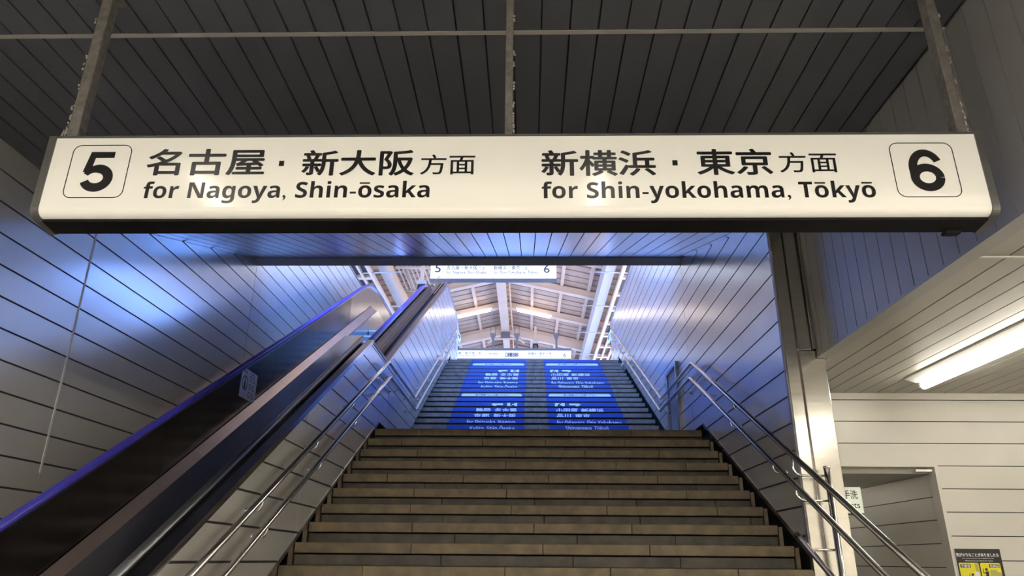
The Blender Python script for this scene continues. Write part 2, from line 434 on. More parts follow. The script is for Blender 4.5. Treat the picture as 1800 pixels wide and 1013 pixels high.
plank_ceiling(ac, XC+0.013, 7.0, XC+0.10, 0.161, [((-1.5, ZA), (0.9, ZA)), ((0.9, ZA), (3.60, ZA)), ((3.60, ZA), (6.97, ZA))], None, 'low_ceiling')
box('seam_strip', XC, 7.0, 3.59, 3.61, ZA-0.004, ZA+0.002, 'lamp_white', ac)
cb = empty('ceiling_concourse', 1.6, -5.2, ZA); struct(cb, 'low concourse ceiling behind the viewer')
plank_ceiling(cb, XL, 7.0, XC+0.10, 0.161, [((-9.0, ZA), (-1.5, ZA))], None, 'low_ceiling')
bh = box('trim_2', XL, XC, -1.56, -1.5, ZA, ZC+0.08, 'clad'); struct(bh, 'bulkhead where the ceiling drops to the concourse')

# cladding above the aisle: vertical strips on x = XC
wc = empty('wall_cladding', XC, 3, ZA); struct(wc, 'grey wall of narrow vertical strips above the aisle')
box('backing', XC+0.012, XC+0.10, -1.5, 5.62, ZA+0.005, ZC+0.07, 'gap_light', wc)
for n in range(-29, 16):
    ya, yb = max(-1.5, 3.261+n*0.161+0.004), min(5.62, 3.261+(n+1)*0.161-0.004)
    if yb-ya > 0.02: box('strip', XC, XC+0.012, ya, yb, ZA+0.012, ZC-0.002, 'clad', wc)
box('edge_trim', XC-0.004, XC+0.10, -1.5, 5.62, ZA-0.012, ZA+0.010, 'clad', wc)

# ------------------------------------------------------------------ stainless post at the end of the right stair wall
po = empty('steel_post', 2.24, 5.68, FL); tag(po, 'tall brushed stainless steel clad post at the end of the right stair wall', 'post')
box('side_panel', XR-0.004, XR+0.092, 5.64, 5.694, FL, ZC-0.005, 'steel', po, 0.003)
box('front_panel', XR+0.104, 2.394, 5.635, 5.695, FL, 1.605, 'steel', po, 0.004)
box('front_panel', XR+0.104, 2.300, 5.635, 5.695, 1.612, ZC-0.005, 'steel', po, 0.004)
struct(box('trim_3', 2.30, 2.394, 5.71, 5.95, FL, ZA-0.002, 'steel', None, 0.004), 'steel return behind the post')
box('corner_trim', 2.303, 2.325, 5.60, 5.66, 1.612, ZC-0.005, 'deck_steel', po)
box('core', XR+0.085, 2.29, 5.66, 5.694, FL, ZC-0.01, 'dark_steel', po)
box('edge_trim', XR-0.012, XR-0.002, 5.655, 5.694, ZL+SL*(5.7-YLa)+0.1, 2.8, 'beam', po)

# ------------------------------------------------------------------ aisle back wall, corridor to the toilets, side and rear walls
YW = 6.97; OX, OZ = 3.825, 0.850
wb = empty('wall_back', 4.7, YW, FL); struct(wb, 'cream panelled end wall of the side aisle')
V1 = [bx(2.30, 2.90, YW+0.012, YW+0.12, FL, OZ+0.02), bx(OX+0.02, 7.0, YW+0.012, YW+0.12, FL, ZA+0.05), bx(2.30, OX+0.02, YW+0.012, YW+0.12, OZ+0.02, ZA+0.05)]
v, f = merge(V1); obj('backing', v, f, 'groove', wb)
for n in range(-15, 3):
    za, zb = 1.278+n*0.2085+0.004, 1.278+(n+1)*0.2085-0.004
    zb = min(zb, 1.487); za = max(za, FL)
    if zb-za < 0.03: continue
    if za > OZ-0.02:
        box('plank', 2.30, 7.0, YW, YW+0.012, max(za, OZ+0.004) if za < OZ else za, zb, 'panel_matte', wb)
    else:
        box('plank', 2.30, 2.90, YW, YW+0.012, za, zb, 'panel_matte', wb)
        box('plank', OX+0.035, 7.0, YW, YW+0.012, za, zb, 'panel_matte', wb)
box('top_trim', 2.30, 7.0, YW-0.012, YW+0.012, 1.490, ZA, 'panel_matte', wb)
box('opening_trim', OX, OX+0.033, YW-0.006, YW+0.12, FL, OZ+0.02, 'panel_matte', wb)
box('opening_trim', 2.90, OX, YW-0.006, YW+0.12, OZ, OZ+0.02, 'panel_matte', wb)
wk = empty('wall_corridor', OX, 9, FL); struct(wk, 'panelled side wall of the toilet corridor')
box('backing', OX+0.032, OX+0.12, YW+0.12, 12, FL, 0.86, 'groove', wk)
for n in range(-15, 0):
    za, zb = 0.80+n*0.2085+0.004, 0.80+(n+1)*0.2085-0.004
    if za > FL: box('plank', OX+0.02, OX+0.032, YW+0.12, 12, za, zb, 'panel_matte', wk)
box('corridor_end', 2.6, OX+0.12, 12, 12.1, FL, 0.86, 'clad', wk)
box('corridor_side', 2.78, 2.90, YW+0.12, 12, FL, 0.86, 'panel_matte', wk)
kc = box('ceiling_corridor', 2.78, OX+0.12, YW+0.12, 12, 0.80, 0.86, 'low_ceiling'); struct(kc, 'dim ceiling of the toilet corridor')
door_rail = box('door_track', 3.66, 3.82, YW+0.02, YW+0.06, OZ-0.04, OZ-0.02, 'steel', wk)
for nm, a, lab in (('wall_aisle', (7.0, 7.15, -9.0, YW+0.1), 'cream outer wall of the side aisle'), ('wall_rear', (-4.0, 7.15, -9.15, -9.0), 'cream rear wall of the concourse')):
    o = empty(nm, (a[0]+a[1])/2, (a[2]+a[3])/2, FL); struct(o, lab)
    if nm == 'wall_aisle':
        box('backing', 7.012, 7.15, a[2], a[3], FL, 1.65, 'groove', o)
        for n in range(15): box('plank', 7.0, 7.012, a[2], a[3], FL+n*0.2085, FL+n*0.2085+0.2, 'panel_matte', o)
    else:
        box('backing', a[0], a[1], -9.15, -9.012, FL, 1.65, 'groove', o)
        for n in range(15): box('plank', a[0], a[1], -9.012, -9.0, FL+n*0.2085, FL+n*0.2085+0.2, 'panel_matte', o)

# ------------------------------------------------------------------ stairs
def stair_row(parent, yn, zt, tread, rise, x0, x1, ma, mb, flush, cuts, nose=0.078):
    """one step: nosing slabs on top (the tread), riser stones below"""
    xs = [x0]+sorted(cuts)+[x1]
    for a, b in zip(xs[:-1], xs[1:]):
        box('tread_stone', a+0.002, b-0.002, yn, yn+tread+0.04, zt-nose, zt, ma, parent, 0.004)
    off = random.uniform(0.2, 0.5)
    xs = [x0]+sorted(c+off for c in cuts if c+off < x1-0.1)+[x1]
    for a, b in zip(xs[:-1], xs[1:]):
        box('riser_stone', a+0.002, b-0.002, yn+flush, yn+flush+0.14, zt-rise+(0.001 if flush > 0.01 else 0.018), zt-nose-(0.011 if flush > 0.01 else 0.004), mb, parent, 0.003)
R1, T1 = 0.1674, 0.33
SX0, SX1 = -1.832, 2.06
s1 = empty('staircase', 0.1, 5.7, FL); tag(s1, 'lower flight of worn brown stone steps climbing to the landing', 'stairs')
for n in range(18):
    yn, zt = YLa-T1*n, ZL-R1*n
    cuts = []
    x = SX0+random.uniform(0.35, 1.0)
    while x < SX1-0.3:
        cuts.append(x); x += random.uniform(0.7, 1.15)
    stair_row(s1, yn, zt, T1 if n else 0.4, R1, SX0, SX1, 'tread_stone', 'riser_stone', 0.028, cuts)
    # stepped side gutters
    for xa, xb in ((SX0-0.058, SX0-0.022), (SX1+0.018, SX1+0.05) if yn > 5.7 else (SX1+0.006, SX1+0.022)):
        if n: box('gutter_block', xa, xb, yn+0.05, yn+0.33, zt-R1, zt-0.012, 'grey_stone', s1)
V = []
prof = [(2.6, FL), (YLa+0.1, FL), (YLa+0.1, ZL-0.09), (YLa, ZL-0.22), (2.75, ZL-0.22+SL*(2.75-YLa))]
pobj('stair_core', [prof], 'x', XP-0.14, 2.08, 'groove', s1)
for k in range(4):
    for j in range(2):
        box('landing_stone', SX0-0.1+k*1.0, SX0-0.1+k*1.0+0.995 if k < 3 else SX1+0.1, YLa+0.40+j*0.85, YLa+0.40+(j+1)*0.85-0.004, ZL-0.078, ZL, 'grey_stone', s1)
box('landing_slab', XP-0.1, XR+0.1, YLa+0.1, YLb+0.1, FL, ZL-0.079, 'groove', s1)
# upper flight
s2 = empty('staircase', 0.1, 13.2, ZL); tag(s2, 'upper flight of grey stone steps carrying blue direction graphics', 'stairs')
T2, R2 = 0.301, 0.1527
steps2 = []
for n in range(1, 19):
    y = YP-T2*(18-n)
    z = ZP-R2*(18-n) if n >= 3 else ZL+(ZP-R2*15-ZL)*n/3
    steps2.append((y, z))
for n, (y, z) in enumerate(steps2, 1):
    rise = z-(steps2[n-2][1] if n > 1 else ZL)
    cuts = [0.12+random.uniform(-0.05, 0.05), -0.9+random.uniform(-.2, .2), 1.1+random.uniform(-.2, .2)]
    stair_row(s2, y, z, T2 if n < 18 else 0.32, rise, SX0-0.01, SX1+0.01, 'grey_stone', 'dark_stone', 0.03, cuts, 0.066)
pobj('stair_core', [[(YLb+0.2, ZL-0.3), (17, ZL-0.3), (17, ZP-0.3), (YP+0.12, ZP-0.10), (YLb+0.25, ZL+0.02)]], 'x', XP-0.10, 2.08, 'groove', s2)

# blue film graphics on the risers of the upper flight
def film_set(x0, x1, top, rows, label):
    o = empty('stair_graphic', (x0+x1)/2, steps2[top-len(rows)][0], steps2[top-len(rows)][1]); tag(o, label, 'sign')
    for i, row in enumerate(rows):
        n = top-i
        y, z = steps2[n-1]; zb = steps2[n-2][1] if n > 1 else ZL
        yf = y-0.003
        z1, z0 = z-0.003, z-0.0655
        box('film', x0, x1, yf, y-0.0005, z0, z1, 'film_blue', o)
        for it in row:
            k = it[0]
            if k == 'banner':
                pobj('banner', [[(x0+0.05, z0), (x1-0.05, z0), (x1-0.05, z1-0.032), (x1-0.08, z1-0.014), (x0+0.08, z1-0.014), (x0+0.05, z1-0.032)]], 'y', yf-0.001, yf-0.0002, 'film_pale', o)
                text('lettering', '乗り間違いにご注意ください', (x0+x1)/2-0.30, (x0+x1)/2+0.31, z-0.055, z-0.026, 'y', yf-0.0015, 'film_blue', o, 0.02)
            elif k == 'box':
                box('number_plate', it[1], it[2], yf-0.001, yf-0.0002, z0, z1-0.006, 'film_pale', o)
                text('lettering', it[3], (it[1]+it[2])/2-0.04, (it[1]+it[2])/2+0.045, z-0.098, z-0.010, 'y', yf-0.0015, 'ink', o, 0.014, (z0, z1))
            elif k == 'arrow':
                xa, xb = it[1], it[2]; q = 1 if xb > xa else -1; zm = z-0.032; a = 0.015
                pts = [(xa, zm-a), (xb-q*0.075, zm-a), (xb-q*0.10, z0), (xb-q*0.05, z0), (xb, zm-0.002), (xb-q*0.035, zm+a), (xa, zm+a)]
                pobj('arrow', [pts], 'y', yf-0.001, yf-0.0002, 'film_pale', o)
            else:
                text('lettering', k, it[1], it[2], z-it[4], z-it[3], 'y', yf-0.0015, 'film_pale', o, it[5], (z0, z1))
    return o
def left_rows(blank):
    r = [[('banner',)], [], [('arrow', -0.44, -0.65), ('box', -0.37, -0.19, '5')],
         [('静岡', -0.895, -0.645, 0.009, 0.090, 0.03), ('名古屋', -0.575, -0.192, 0.009, 0.090, 0.03)],
         [('京都', -0.91, -0.645, 0.009, 0.088, 0.03), ('新大阪', -0.577, -0.198, 0.009, 0.088, 0.03)],
         [('for Shizuoka, Nagoya', -1.0, -0.207, 0.020, 0.108, 0.016)],
         [('Kyōto, Shin-Ōsaka', -0.92, -0.213, 0.012, 0.102, 0.016)]]
    return ([[]] if blank & 1 else []) + r + ([[]] if blank & 2 else [])
def right_rows(blank):
    r = [[('banner',)], [], [('box', 0.475, 0.65, '6'), ('arrow', 0.73, 0.935)],
         [('小田原', 0.475, 0.857, 0.009, 0.090, 0.03), ('新横浜', 0.912, 1.302, 0.009, 0.090, 0.03)],
         [('品川', 0.48, 0.72, 0.009, 0.088, 0.03), ('東京', 0.787, 1.038, 0.009, 0.088, 0.03)],
         [('for Odawara, Shin-Yokohama', 0.469, 1.516, 0.020, 0.108, 0.016)],
         [('Shinagawa, Tōkyō', 0.595, 1.272, 0.012, 0.102, 0.016)]]
    return ([[]] if blank & 1 else []) + r + ([[]] if blank & 2 else [])
film_set(-1.29, -0.035, 18, left_rows(3), 'upper blue stair graphic with left arrow and number 5')
film_set(-1.29, -0.06, 9, left_rows(0), 'blue stair graphic with left arrow and number 5 nearer the landing')
film_set(0.35, 1.615, 18, right_rows(3), 'upper blue stair graphic with right arrow and number 6')
film_set(0.335, 1.59, 9, right_rows(0), 'blue stair graphic with right arrow and number 6 nearer the landing')

# ------------------------------------------------------------------ stair handrails
def rails(name, label, x, wallx, s, lows, tops, extra):
    o = empty(name, wallx, lows[0], FL); tag(o, label, 'handrail')
    y1, y2, zr = 8.46, 10.55, 2.255
    for dz, sh, y0, nm in ((0, 0, lows[0], 'upper_rail'), (-0.15, 0.15, lows[1], 'lower_rail')):
        ya, yb, z = y1+sh, y2+sh, zr+dz
        yt = tops+sh
        path = [(x, y0, z+SL*(y0-ya)), (x, ya, z), (x, yb, z), (x, yt, z+SL*(yt-yb)), (x, yt+0.45, z+SL*(yt-yb))]
        tube(nm, fillet(path, 0.05, 4), 0.021, 'tube_steel', o, 12)
        # J brackets
        spots = []
        yy = y0+0.9
        while yy < ya-0.2:
            if s < 0 or yy > 5.85: spots.append(yy)
            yy += 1.08
        spots += [ya+0.45, yb-0.35]
        yy = yb+0.8
        while yy < yt: spots.append(yy); yy += 1.2
        for yy in spots:
            zz = z+SL*(yy-ya) if yy < ya else z if yy < yb else z+SL*(yy-yb)
            p = [(wallx, yy, zz-0.085), (x-(x-wallx)*0.15, yy, zz-0.085), (x, yy, zz-0.05), (x, yy, zz-0.015)]
            br = tube('bracket', fillet(p, 0.03, 3), 0.008, 'tube_steel', o, 8)
            tube('rosette', [(wallx, yy, zz-0.085), (wallx+(x-wallx)*0.08, yy, zz-0.085)], 0.024, 'tube_steel', br, 10)
    # returning loop at the top end
    yt = tops+0.45; z = zr+SL*(tops-10.55)
    tube('end_loop', fillet([(x, yt, z), (x, yt+0.25, z), (x, yt+0.25, z-0.15), (x, yt+0.15, z-0.15)], 0.07, 5), 0.021, 'tube_steel', o, 10)
    return o
hl = rails('handrail', 'double stainless handrail on the partition beside the escalator', -1.70, XP, -1, (2.75, 2.9), 16.35, None)
hr = rails('handrail', 'double stainless handrail on the right stair wall running past the steel post', 1.985, XR, 1, (2.75, 2.9), 16.25, None)
# free-standing newel of the right rail in front of the post
xn, yn_ = 2.235, 5.52
tube('newel_post', [(xn, yn_, FL), (xn, yn_, 0.66)], 0.024, 'tube_steel', hr, 12)
tube('newel_cap', [(xn, yn_, 0.66), (xn, yn_, 0.675)], 0.027, 'tube_steel', hr, 12)
for zz, top in ((0.605, 0.735), (0.425, 0.51), (0.085, 0.15)):
    tube('stub', fillet([(xn, yn_, zz), (2.03, yn_, zz), (1.985, yn_, zz+0.03), (1.985, yn_, max(top, zz+0.04))], 0.03, 4), 0.0085, 'tube_steel', hr, 8)
tube('bottom_rail', [(1.985, 2.9, 0.185+SL*(2.9-5.6)), (1.985, 5.60, 0.185)], 0.021, 'tube_steel', hr, 12)
tube('rail_end', [(1.985, 5.58, 0.175), (1.985, 5.615, 0.193)], 0.0235, 'black_rubber', hr, 12)

# ------------------------------------------------------------------ escalator
es = empty('escalator', -2.6, 8, FL); tag(es, 'dark steel escalator with blue handrails climbing beside the left wall', 'escalator')
YH = 4.27
ZH = 5.44                                     # horizontal handrail level at the top
def zl(y, yo): return ES*(y-yo)
yt = YH+ZH/ES
rail_prof = [(-0.038, -0.012), (-0.031, 0.012), (-0.012, 0.022), (0.012, 0.022), (0.031, 0.012), (0.038, -0.012), (0.027, -0.028), (-0.027, -0.028)]
def hand(x, end):
    p = fillet([(x, 1.9, zl(1.9, YH)), (x, yt, ZH), (x, end, ZH)], 1.0, 10)
    p += [Vector((x, end+0.30*math.sin(math.radians(a)), ZH-0.30+0.30*math.cos(math.radians(a)))) for a in range(20, 181, 20)]
    V, Fs = sweep(p, rail_prof, up=Vector((0, 0, 1)) if False else None)
    h = obj('handrail_belt', V, Fs, 'blue_rubber', es, smooth=True)
    q = [v-Vector((0, 0, 0.036)) for v in p[:-7]]
    V, Fs = sweep(q, [(-0.026, -0.012), (-0.026, 0.012), (0.026, 0.012), (0.026, -0.012)])
    obj('handrail_guide', V, Fs, 'steel', es)
hand(-3.262, 16.2); hand(-2.09, 16.0)
def pan(name, x0, x1, ya, yb, yo_t, yo_b, m, ztop=None, zbot=None):
    """inclined panel between two slope lines, levelling out at the top"""
    pts = []
    ks = [ya]+[yy for yy in (yt,) if ya < yy < yb]+[yb]
    zt_ = lambda y: min(zl(y, yo_t), ztop) if ztop is not None else zl(y, yo_t)
    zb_ = lambda y: min(zl(y, yo_b), zbot) if zbot is not None else zl(y, yo_b)
    yk = sorted(set([ya, yb]+([yo_t+ztop/ES] if ztop is not None and ya < yo_t+ztop/ES < yb else [])+([yo_b+zbot/ES] if zbot is not None and ya < yo_b+zbot/ES < yb else [])))
    polys = []
    for a, b in zip(yk[:-1], yk[1:]):
        polys.append([(a, zb_(a)), (b, zb_(b)), (b, zt_(b)), (a, zt_(a))])
    return pobj(name, polys, 'x', x0, x1, m, es)
# left balustrade: separate steel panels, inner deck, skirt
YI = 5.27; YK = 5.43; YS = 5.87
zi, zk = ZH-(YI-YH)*ES, ZH-(YK-YH)*ES
cuts = [2.2, 4.3, 6.4, 8.85, 10.6, 12.3, 14.2, 15.3, 16.65]
for a, b in zip(cuts[:-1], cuts[1:]):
    pan('balustrade_panel', -3.272, -3.248, a+0.003, b-0.003, YH+0.07, YI-0.03, 'dark_steel' if b < 13 else 'deck_steel', ZH-0.04, zi+0.017)
dk = [2.2, 4.6, 7.0, 9.1, 11.5, 14.0, 16.9]
for a, b in zip(dk[:-1], dk[1:]):
    # bevelled inner deck, left side
    yk = sorted(set([a+0.003, b-0.003]+[q for q in (YI+zi/ES, YK+zk/ES) if a < q < b]))
    V = []; Fs = []
    for y in yk:
        V += [(-3.25, y, min(zl(y, YI), zi)), (-3.12, y, min(zl(y, YK), zk)), (-3.12, y, min(zl(y, YK), zk)-0.02), (-3.25, y, min(zl(y, YI), zi)-0.02)]
    for i in range(len(yk)-1):
        for j in range(4): Fs.append([4*i+j, 4*i+(j+1) % 4, 4*i+4+(j+1) % 4, 4*i+4+j])
    Fs += [[0, 1, 2, 3], [len(V)-4+j for j in (3, 2, 1, 0)]]
    obj('inner_deck', V, Fs, 'skirt', es)
pan('skirt_panel', -3.125, -3.10, 2.2, 16.9, YK, YS+0.4, 'steel', zk-0.005, zk-0.6)
pan('outer_panel', -3.33, -3.315, 2.2, 16.6, YH+0.09, YH+1.6, 'dark_steel', ZH-0.05, ZH-0.9)
pan('outer_deck', XL+0.01, -3.33, 2.2, 16.9, YH+0.6, YH+0.68, 'deck_steel', ZH-0.34, ZH-0.385)
# right balustrade
pan('skirt_panel', -2.27, -2.245, 2.2, 16.9, YK, YS+0.4, 'steel', zk-0.005, zk-0.6)
pan('balustrade_panel', -2.102, -2.078, 2.2, 16.65, YH+0.07, YI, 'dark_steel', ZH-0.04, zi)
pan('inner_deck', -2.245, -2.10, 2.2, 16.9, YI+0.08, YI+0.12, 'skirt', zi-0.04, zi-0.06)
pan('outer_panel', -2.060, -2.048, 7.6, 16.65, YH+0.16, YH+0.9, 'deck_steel', ZH-0.045, ZH-0.5)
pan('outer_panel', -2.040, -2.025, 7.6, 15.3, YH+0.20, YH+0.24, 'steel')
# steps
YST = YS+4.31/ES
nst = 30
for i in range(nst):
    y = 3.6+i*0.4
    z = min(zl(y, YS), ZP)
    if y > YST+0.3: break
    stp = box('step', -3.095, -2.275, y, y+0.42, z-0.23, z, 'rib_metal', es, 0.006)
    box('step_edge', -3.095, -2.275, y-0.004, y, z-0.035, z-0.005, 'gap_light', stp)
box('landing_plate', -3.10, -2.27, 13.9, 17.4, ZP-0.05, ZP, 'deck_steel', es)
pobj('truss', [[(1.8, FL), (14.0, FL), (17.0, ZP-0.9), (17.0, ZP-0.3), (13.6, ZP-0.35), (3.2, -1.45)]], 'x', -3.30, -1.95, 'groove', es)
# raised steel cover over the lower right handrail
YC = YO1
strip('cover', -2.16, -1.955, 2.2, 8.02, 0.045, 0.10, 'cover_steel', es, YC)
V, Fs = sweep([(-1.945, 2.2, zl(2.2, YC)+0.012), (-1.945, 8.02, zl(8.02, YC)+0.012)], circ(0.03, 14)); obj('cover_edge', V, Fs, 'bar_steel', es, smooth=True)
strip('cover_gap', -1.93, XP-0.06, 2.2, 7.98, -0.035, 0.05, 'black_rubber', es, YC)
strip('cover_side', -1.955, -1.93, 2.2, 7.95, -0.03, 0.45, 'black_rubber', es, YC)
# upper outer deck
for a, b in zip([8.25, 9.6, 11.0, 12.6, 14.2], [9.6, 11.0, 12.6, 14.2, 15.35]):
    strip('outer_deck', -2.045, -1.955, a+0.002, b-0.002, 0.03, 0.04, 'deck_steel', es, YO2)
strip('deck_gap', -1.955, XP-0.07, 8.5, 15.3, -0.03, 0.03, 'black_rubber', es, YO2)
box('outer_deck', -2.045, XP-0.08, 15.2, 17.3, 5.70, 5.735, 'deck_steel', es)

# safety notice on the left balustrade
no = empty('safety_notice', -3.215, 8.1, 1.69); tag(no, 'small white safety notice with round pictograms on the escalator side panel', 'notice')
box('plate', -3.2475, -3.2425, 7.86, 8.32, 1.70, 2.04, 'notice_white', no)
def disc(name, y, z, r, m, par, x, inner=None):
    V = [(x, y+r*math.cos(a*math.pi/10), z+r*math.sin(a*math.pi/10)) for a in range(20)]
    if inner is None: return obj(name, V+[(x-0.0006, p[1], p[2]) for p in V], [list(range(20)), list(range(39, 19, -1))], m, par)
    V += [(x, y+inner*math.cos(a*math.pi/10), z+inner*math.sin(a*math.pi/10)) for a in range(20)]
    return obj(name, V, [[a, (a+1) % 20, 20+(a+1) % 20, 20+a] for a in range(20)], m, par)
disc('pictogram_ring', 7.965, 1.875, 0.085, 'navy', no, -3.2415, 0.070)
pobj('pictogram_figure', [[(7.935, 1.815), (7.995, 1.815), (7.985, 1.87), (7.975, 1.905), (7.955, 1.905), (7.945, 1.87)], rrect(7.952, 7.978, 1.908, 1.935, 0.012)], 'x', -3.2420, -3.2413, 'black', no)
for i in range(3):
    for j in range(2):
        disc('pictogram', 8.12+j*0.10, 1.955-i*0.095, 0.034, 'navy', no, -3.2415, 0.024)
for i in range(3): pobj('pictogram_figure', [[(7.915+i*0.035, 1.985), (7.935+i*0.035, 1.985), (7.93+i*0.035, 2.02), (7.92+i*0.035, 2.02)]], 'x', -3.2420, -3.2413, 'navy', no)
text('lettering', 'お願い', 8.09, 8.27, 1.998, 2.022, 'x', -3.2413, 'navy', no, 0.01)

# ------------------------------------------------------------------ the large hanging sign
YSN = 2.90
sg = empty('direction_sign', -0.09, 2.98, 1.45); tag(sg, 'long illuminated cream direction sign for platforms 5 and 6 hanging from the ceiling', 'sign')
fx0, fx1 = -2.258, 2.078
prof = [(2.90, 1.874), (2.90, 1.515)]
for a in range(0, 91, 15): prof.append((2.94-0.04*math.cos(math.radians(a)), 1.505-0.038*math.sin(math.radians(a))))
prof += [(3.02, 1.467), (3.02, 1.874)]
pobj('sign_face', [prof], 'x', fx0, fx1, 'sign_face', sg)
pobj('sign_tray', [[(2.945, 1.466), (2.945, 1.452), (3.05, 1.440), (3.065, 1.452), (3.065, 1.80), (3.02, 1.80), (3.02, 1.466)]], 'x', fx0, fx1, 'sign_tray', sg)
box('top_frame', fx0, fx1, 2.898, 3.06, 1.8745, 1.886, 'sign_end', sg)
cprof = [(2.893, 1.884), (2.893, 1.508)]
for a in range(0, 91, 15): cprof.append((2.938-0.045*math.cos(math.radians(a)), 1.50-0.045*math.sin(math.radians(a))))
cprof += [(3.055, 1.436), (3.075, 1.45), (3.075, 1.884)]
for a, b in ((fx0-0.034, fx0), (fx1, fx1+0.032)): pobj('end_cap', [cprof], 'x', a, b, 'sign_end', sg)
box('tray_latch', 1.93, 2.0, 3.03, 3.07, 1.428, 1.442, 'sign_tray', sg)
yt_ = 2.8985
for a, b, z0, z1 in ((-2.163, -1.879, 1.551, 1.836), (1.672, 1.962, 1.543, 1.828)):
    ring('number_frame', rrect(a, b, z0, z1, 0.04), rrect(a+0.004, b-0.004, z0+0.004, z1-0.004, 0.036), yt_-0.0005, 'ink', sg)
def stroke(name, pts, widths, y, m_, par):
    """flat ribbon along a centre line, the width changing along it"""
    L, R = [], []
    for i, p in enumerate(pts):
        q0, q1 = pts[max(0, i-1)], pts[min(len(pts)-1, i+1)]
        dx, dz = q1[0]-q0[0], q1[1]-q0[1]; l = math.hypot(dx, dz); nx, nz = -dz/l, dx/l; w_ = widths[i]/2
        L.append((p[0]+nx*w_, y, p[1]+nz*w_)); R.append((p[0]-nx*w_, y, p[1]-nz*w_))
    n = len(pts)
    return obj(name, L+R, [[i, i+1, n+i+1, n+i] for i in range(n-1)], m_, par)
def arc(cx, cz, rx, rz, a0, a1, n=24): return [(cx+rx*math.cos(math.radians(a0+(a1-a0)*k/n)), cz+rz*math.sin(math.radians(a0+(a1-a0)*k/n))) for k in range(n+1)]
# figure 5: top bar, slanting stem, bowl
d5 = empty('number', -2.025, yt_, 1.586); d5.parent = sg; d5.location = Vector((-2.025, yt_, 1.586+E))-wl(sg)
obj('top_bar', [(-2.072, yt_, 1.797), (-1.957, yt_, 1.797), (-1.957, yt_, 1.764), (-2.046, yt_, 1.764)], [[0, 3, 2, 1]], 'ink', d5)
obj('stem', [(-2.072, yt_+0.0002, 1.797), (-2.040, yt_+0.0002, 1.797), (-2.056, yt_+0.0002, 1.689), (-2.093, yt_+0.0002, 1.689)], [[0, 3, 2, 1]], 'ink', d5)
pts = arc(-2.022, 1.656, 0.056, 0.050, 158, -160, 34)
stroke('bowl', pts, [0.026+0.020*min(1, i/8)*(1 if i < 26 else max(0.75, 1-(i-26)/24)) for i in range(len(pts))], yt_-0.0002, 'ink', d5)
# figure 6: round bowl and a hook
d6 = empty('number', 1.82, yt_, 1.576); d6.parent = sg; d6.location = Vector((1.82, yt_, 1.576+E))-wl(sg)
stroke('bowl', arc(1.822, 1.645, 0.0565, 0.051, 0, 360, 40), [0.041]*41, yt_, 'ink', d6)
pts = [(1.7655, 1.640)]+arc(1.826, 1.690, 0.0615, 0.083, 190, 28, 26)
stroke('hook', pts, [0.040-0.004*i/26 for i in range(len(pts))], yt_-0.0002, 'ink', d6)
for body, a, b, z0, z1, bo in (('名古屋', -1.795, -1.232, 1.668, 1.812, 0.02), ('新大阪', -1.058, -0.530, 1.663, 1.802, 0.02), ('方面', -0.502, -0.246, 1.668, 1.776, 0.008),
        ('新横浜', 0.062, 0.592, 1.658, 1.796, 0.02), ('東京', 0.780, 1.128, 1.660, 1.800, 0.02), ('方面', 1.158, 1.425, 1.672, 1.780, 0.008)):
    text('lettering', body, a, b, z0, z1, 'y', yt_, 'ink', sg, bo)
for a, z in ((-1.156, 1.731), (0.681, 1.726)): box('dot', a-0.012, a+0.012, yt_-0.0002, yt_+0.0008, z-0.014, z+0.014, 'ink', sg)
text('lettering', 'for Nagoya, Shin-ōsaka', -1.785, -0.452, 1.522, 1.637, 'y', yt_, 'ink', sg, 0.02)
text('lettering', 'for Shin-yokohama, Tōkyō', 0.063, 1.575, 1.516, 1.630, 'y', yt_, 'ink', sg, 0.02)
# hangers with flecks of dust
def fluff(par, x, y, zs, side):
    parts = []
    for z in zs:
        for k in range(6):
            r = random.uniform(0.002, 0.006); c = Vector((x+side*random.uniform(0, 0.008), y+random.uniform(-0.004, 0.004), z+random.uniform(-0.02, 0.02)))
            parts.append(([c+Vector(p)*r for p in ((1,0,0),(-1,0,0),(0,1,0),(0,-1,0),(0,0,1.6),(0,0,-1.6))], [[0,2,4],[2,1,4],[1,3,4],[3,0,4],[2,0,5],[1,2,5],[3,1,5],[0,3,5]]))
    v, f = merge(parts); o = obj('dust', v, f, 'dust', par); o['kind'] = 'stuff'
for x0, x1, y0, y1, sx in ((-2.258, -2.204, 2.95, 3.01, -1), (-0.112, -0.074, 2.95, 2.99, 1), (2.044, 2.090, 2.95, 3.015, 1)):
    h = box('hanger', x0, x1, y0, y1, 1.886, ZC, 'rod', sg, 0.003)
    box('hanger_plate', x0-0.03, x1+0.03, y0-0.03, y1+0.03, ZC-0.008, ZC, 'rod', sg)
    fluff(h, x0 if sx < 0 else x1, y0, [1.90, 1.92, 1.95, 1.98, 2.02, 2.08, 2.2, 2.33, 2.4, 2.62], sx)
tube('cable', fillet([(-2.27, 2.945, 1.95), (-2.275, 2.94, 1.90), (-2.29, 2.93, 1.89), (-2.292, 2.92, 1.87)], 0.01, 3), 0.004, 'dust', sg, 6)
tube('cable', [(2.095, 2.96, 1.89), (2.094, 2.955, 2.1), (2.097, 2.955, 2.4), (2.093, 2.96, 2.78)], 0.004, 'rod', sg, 6)

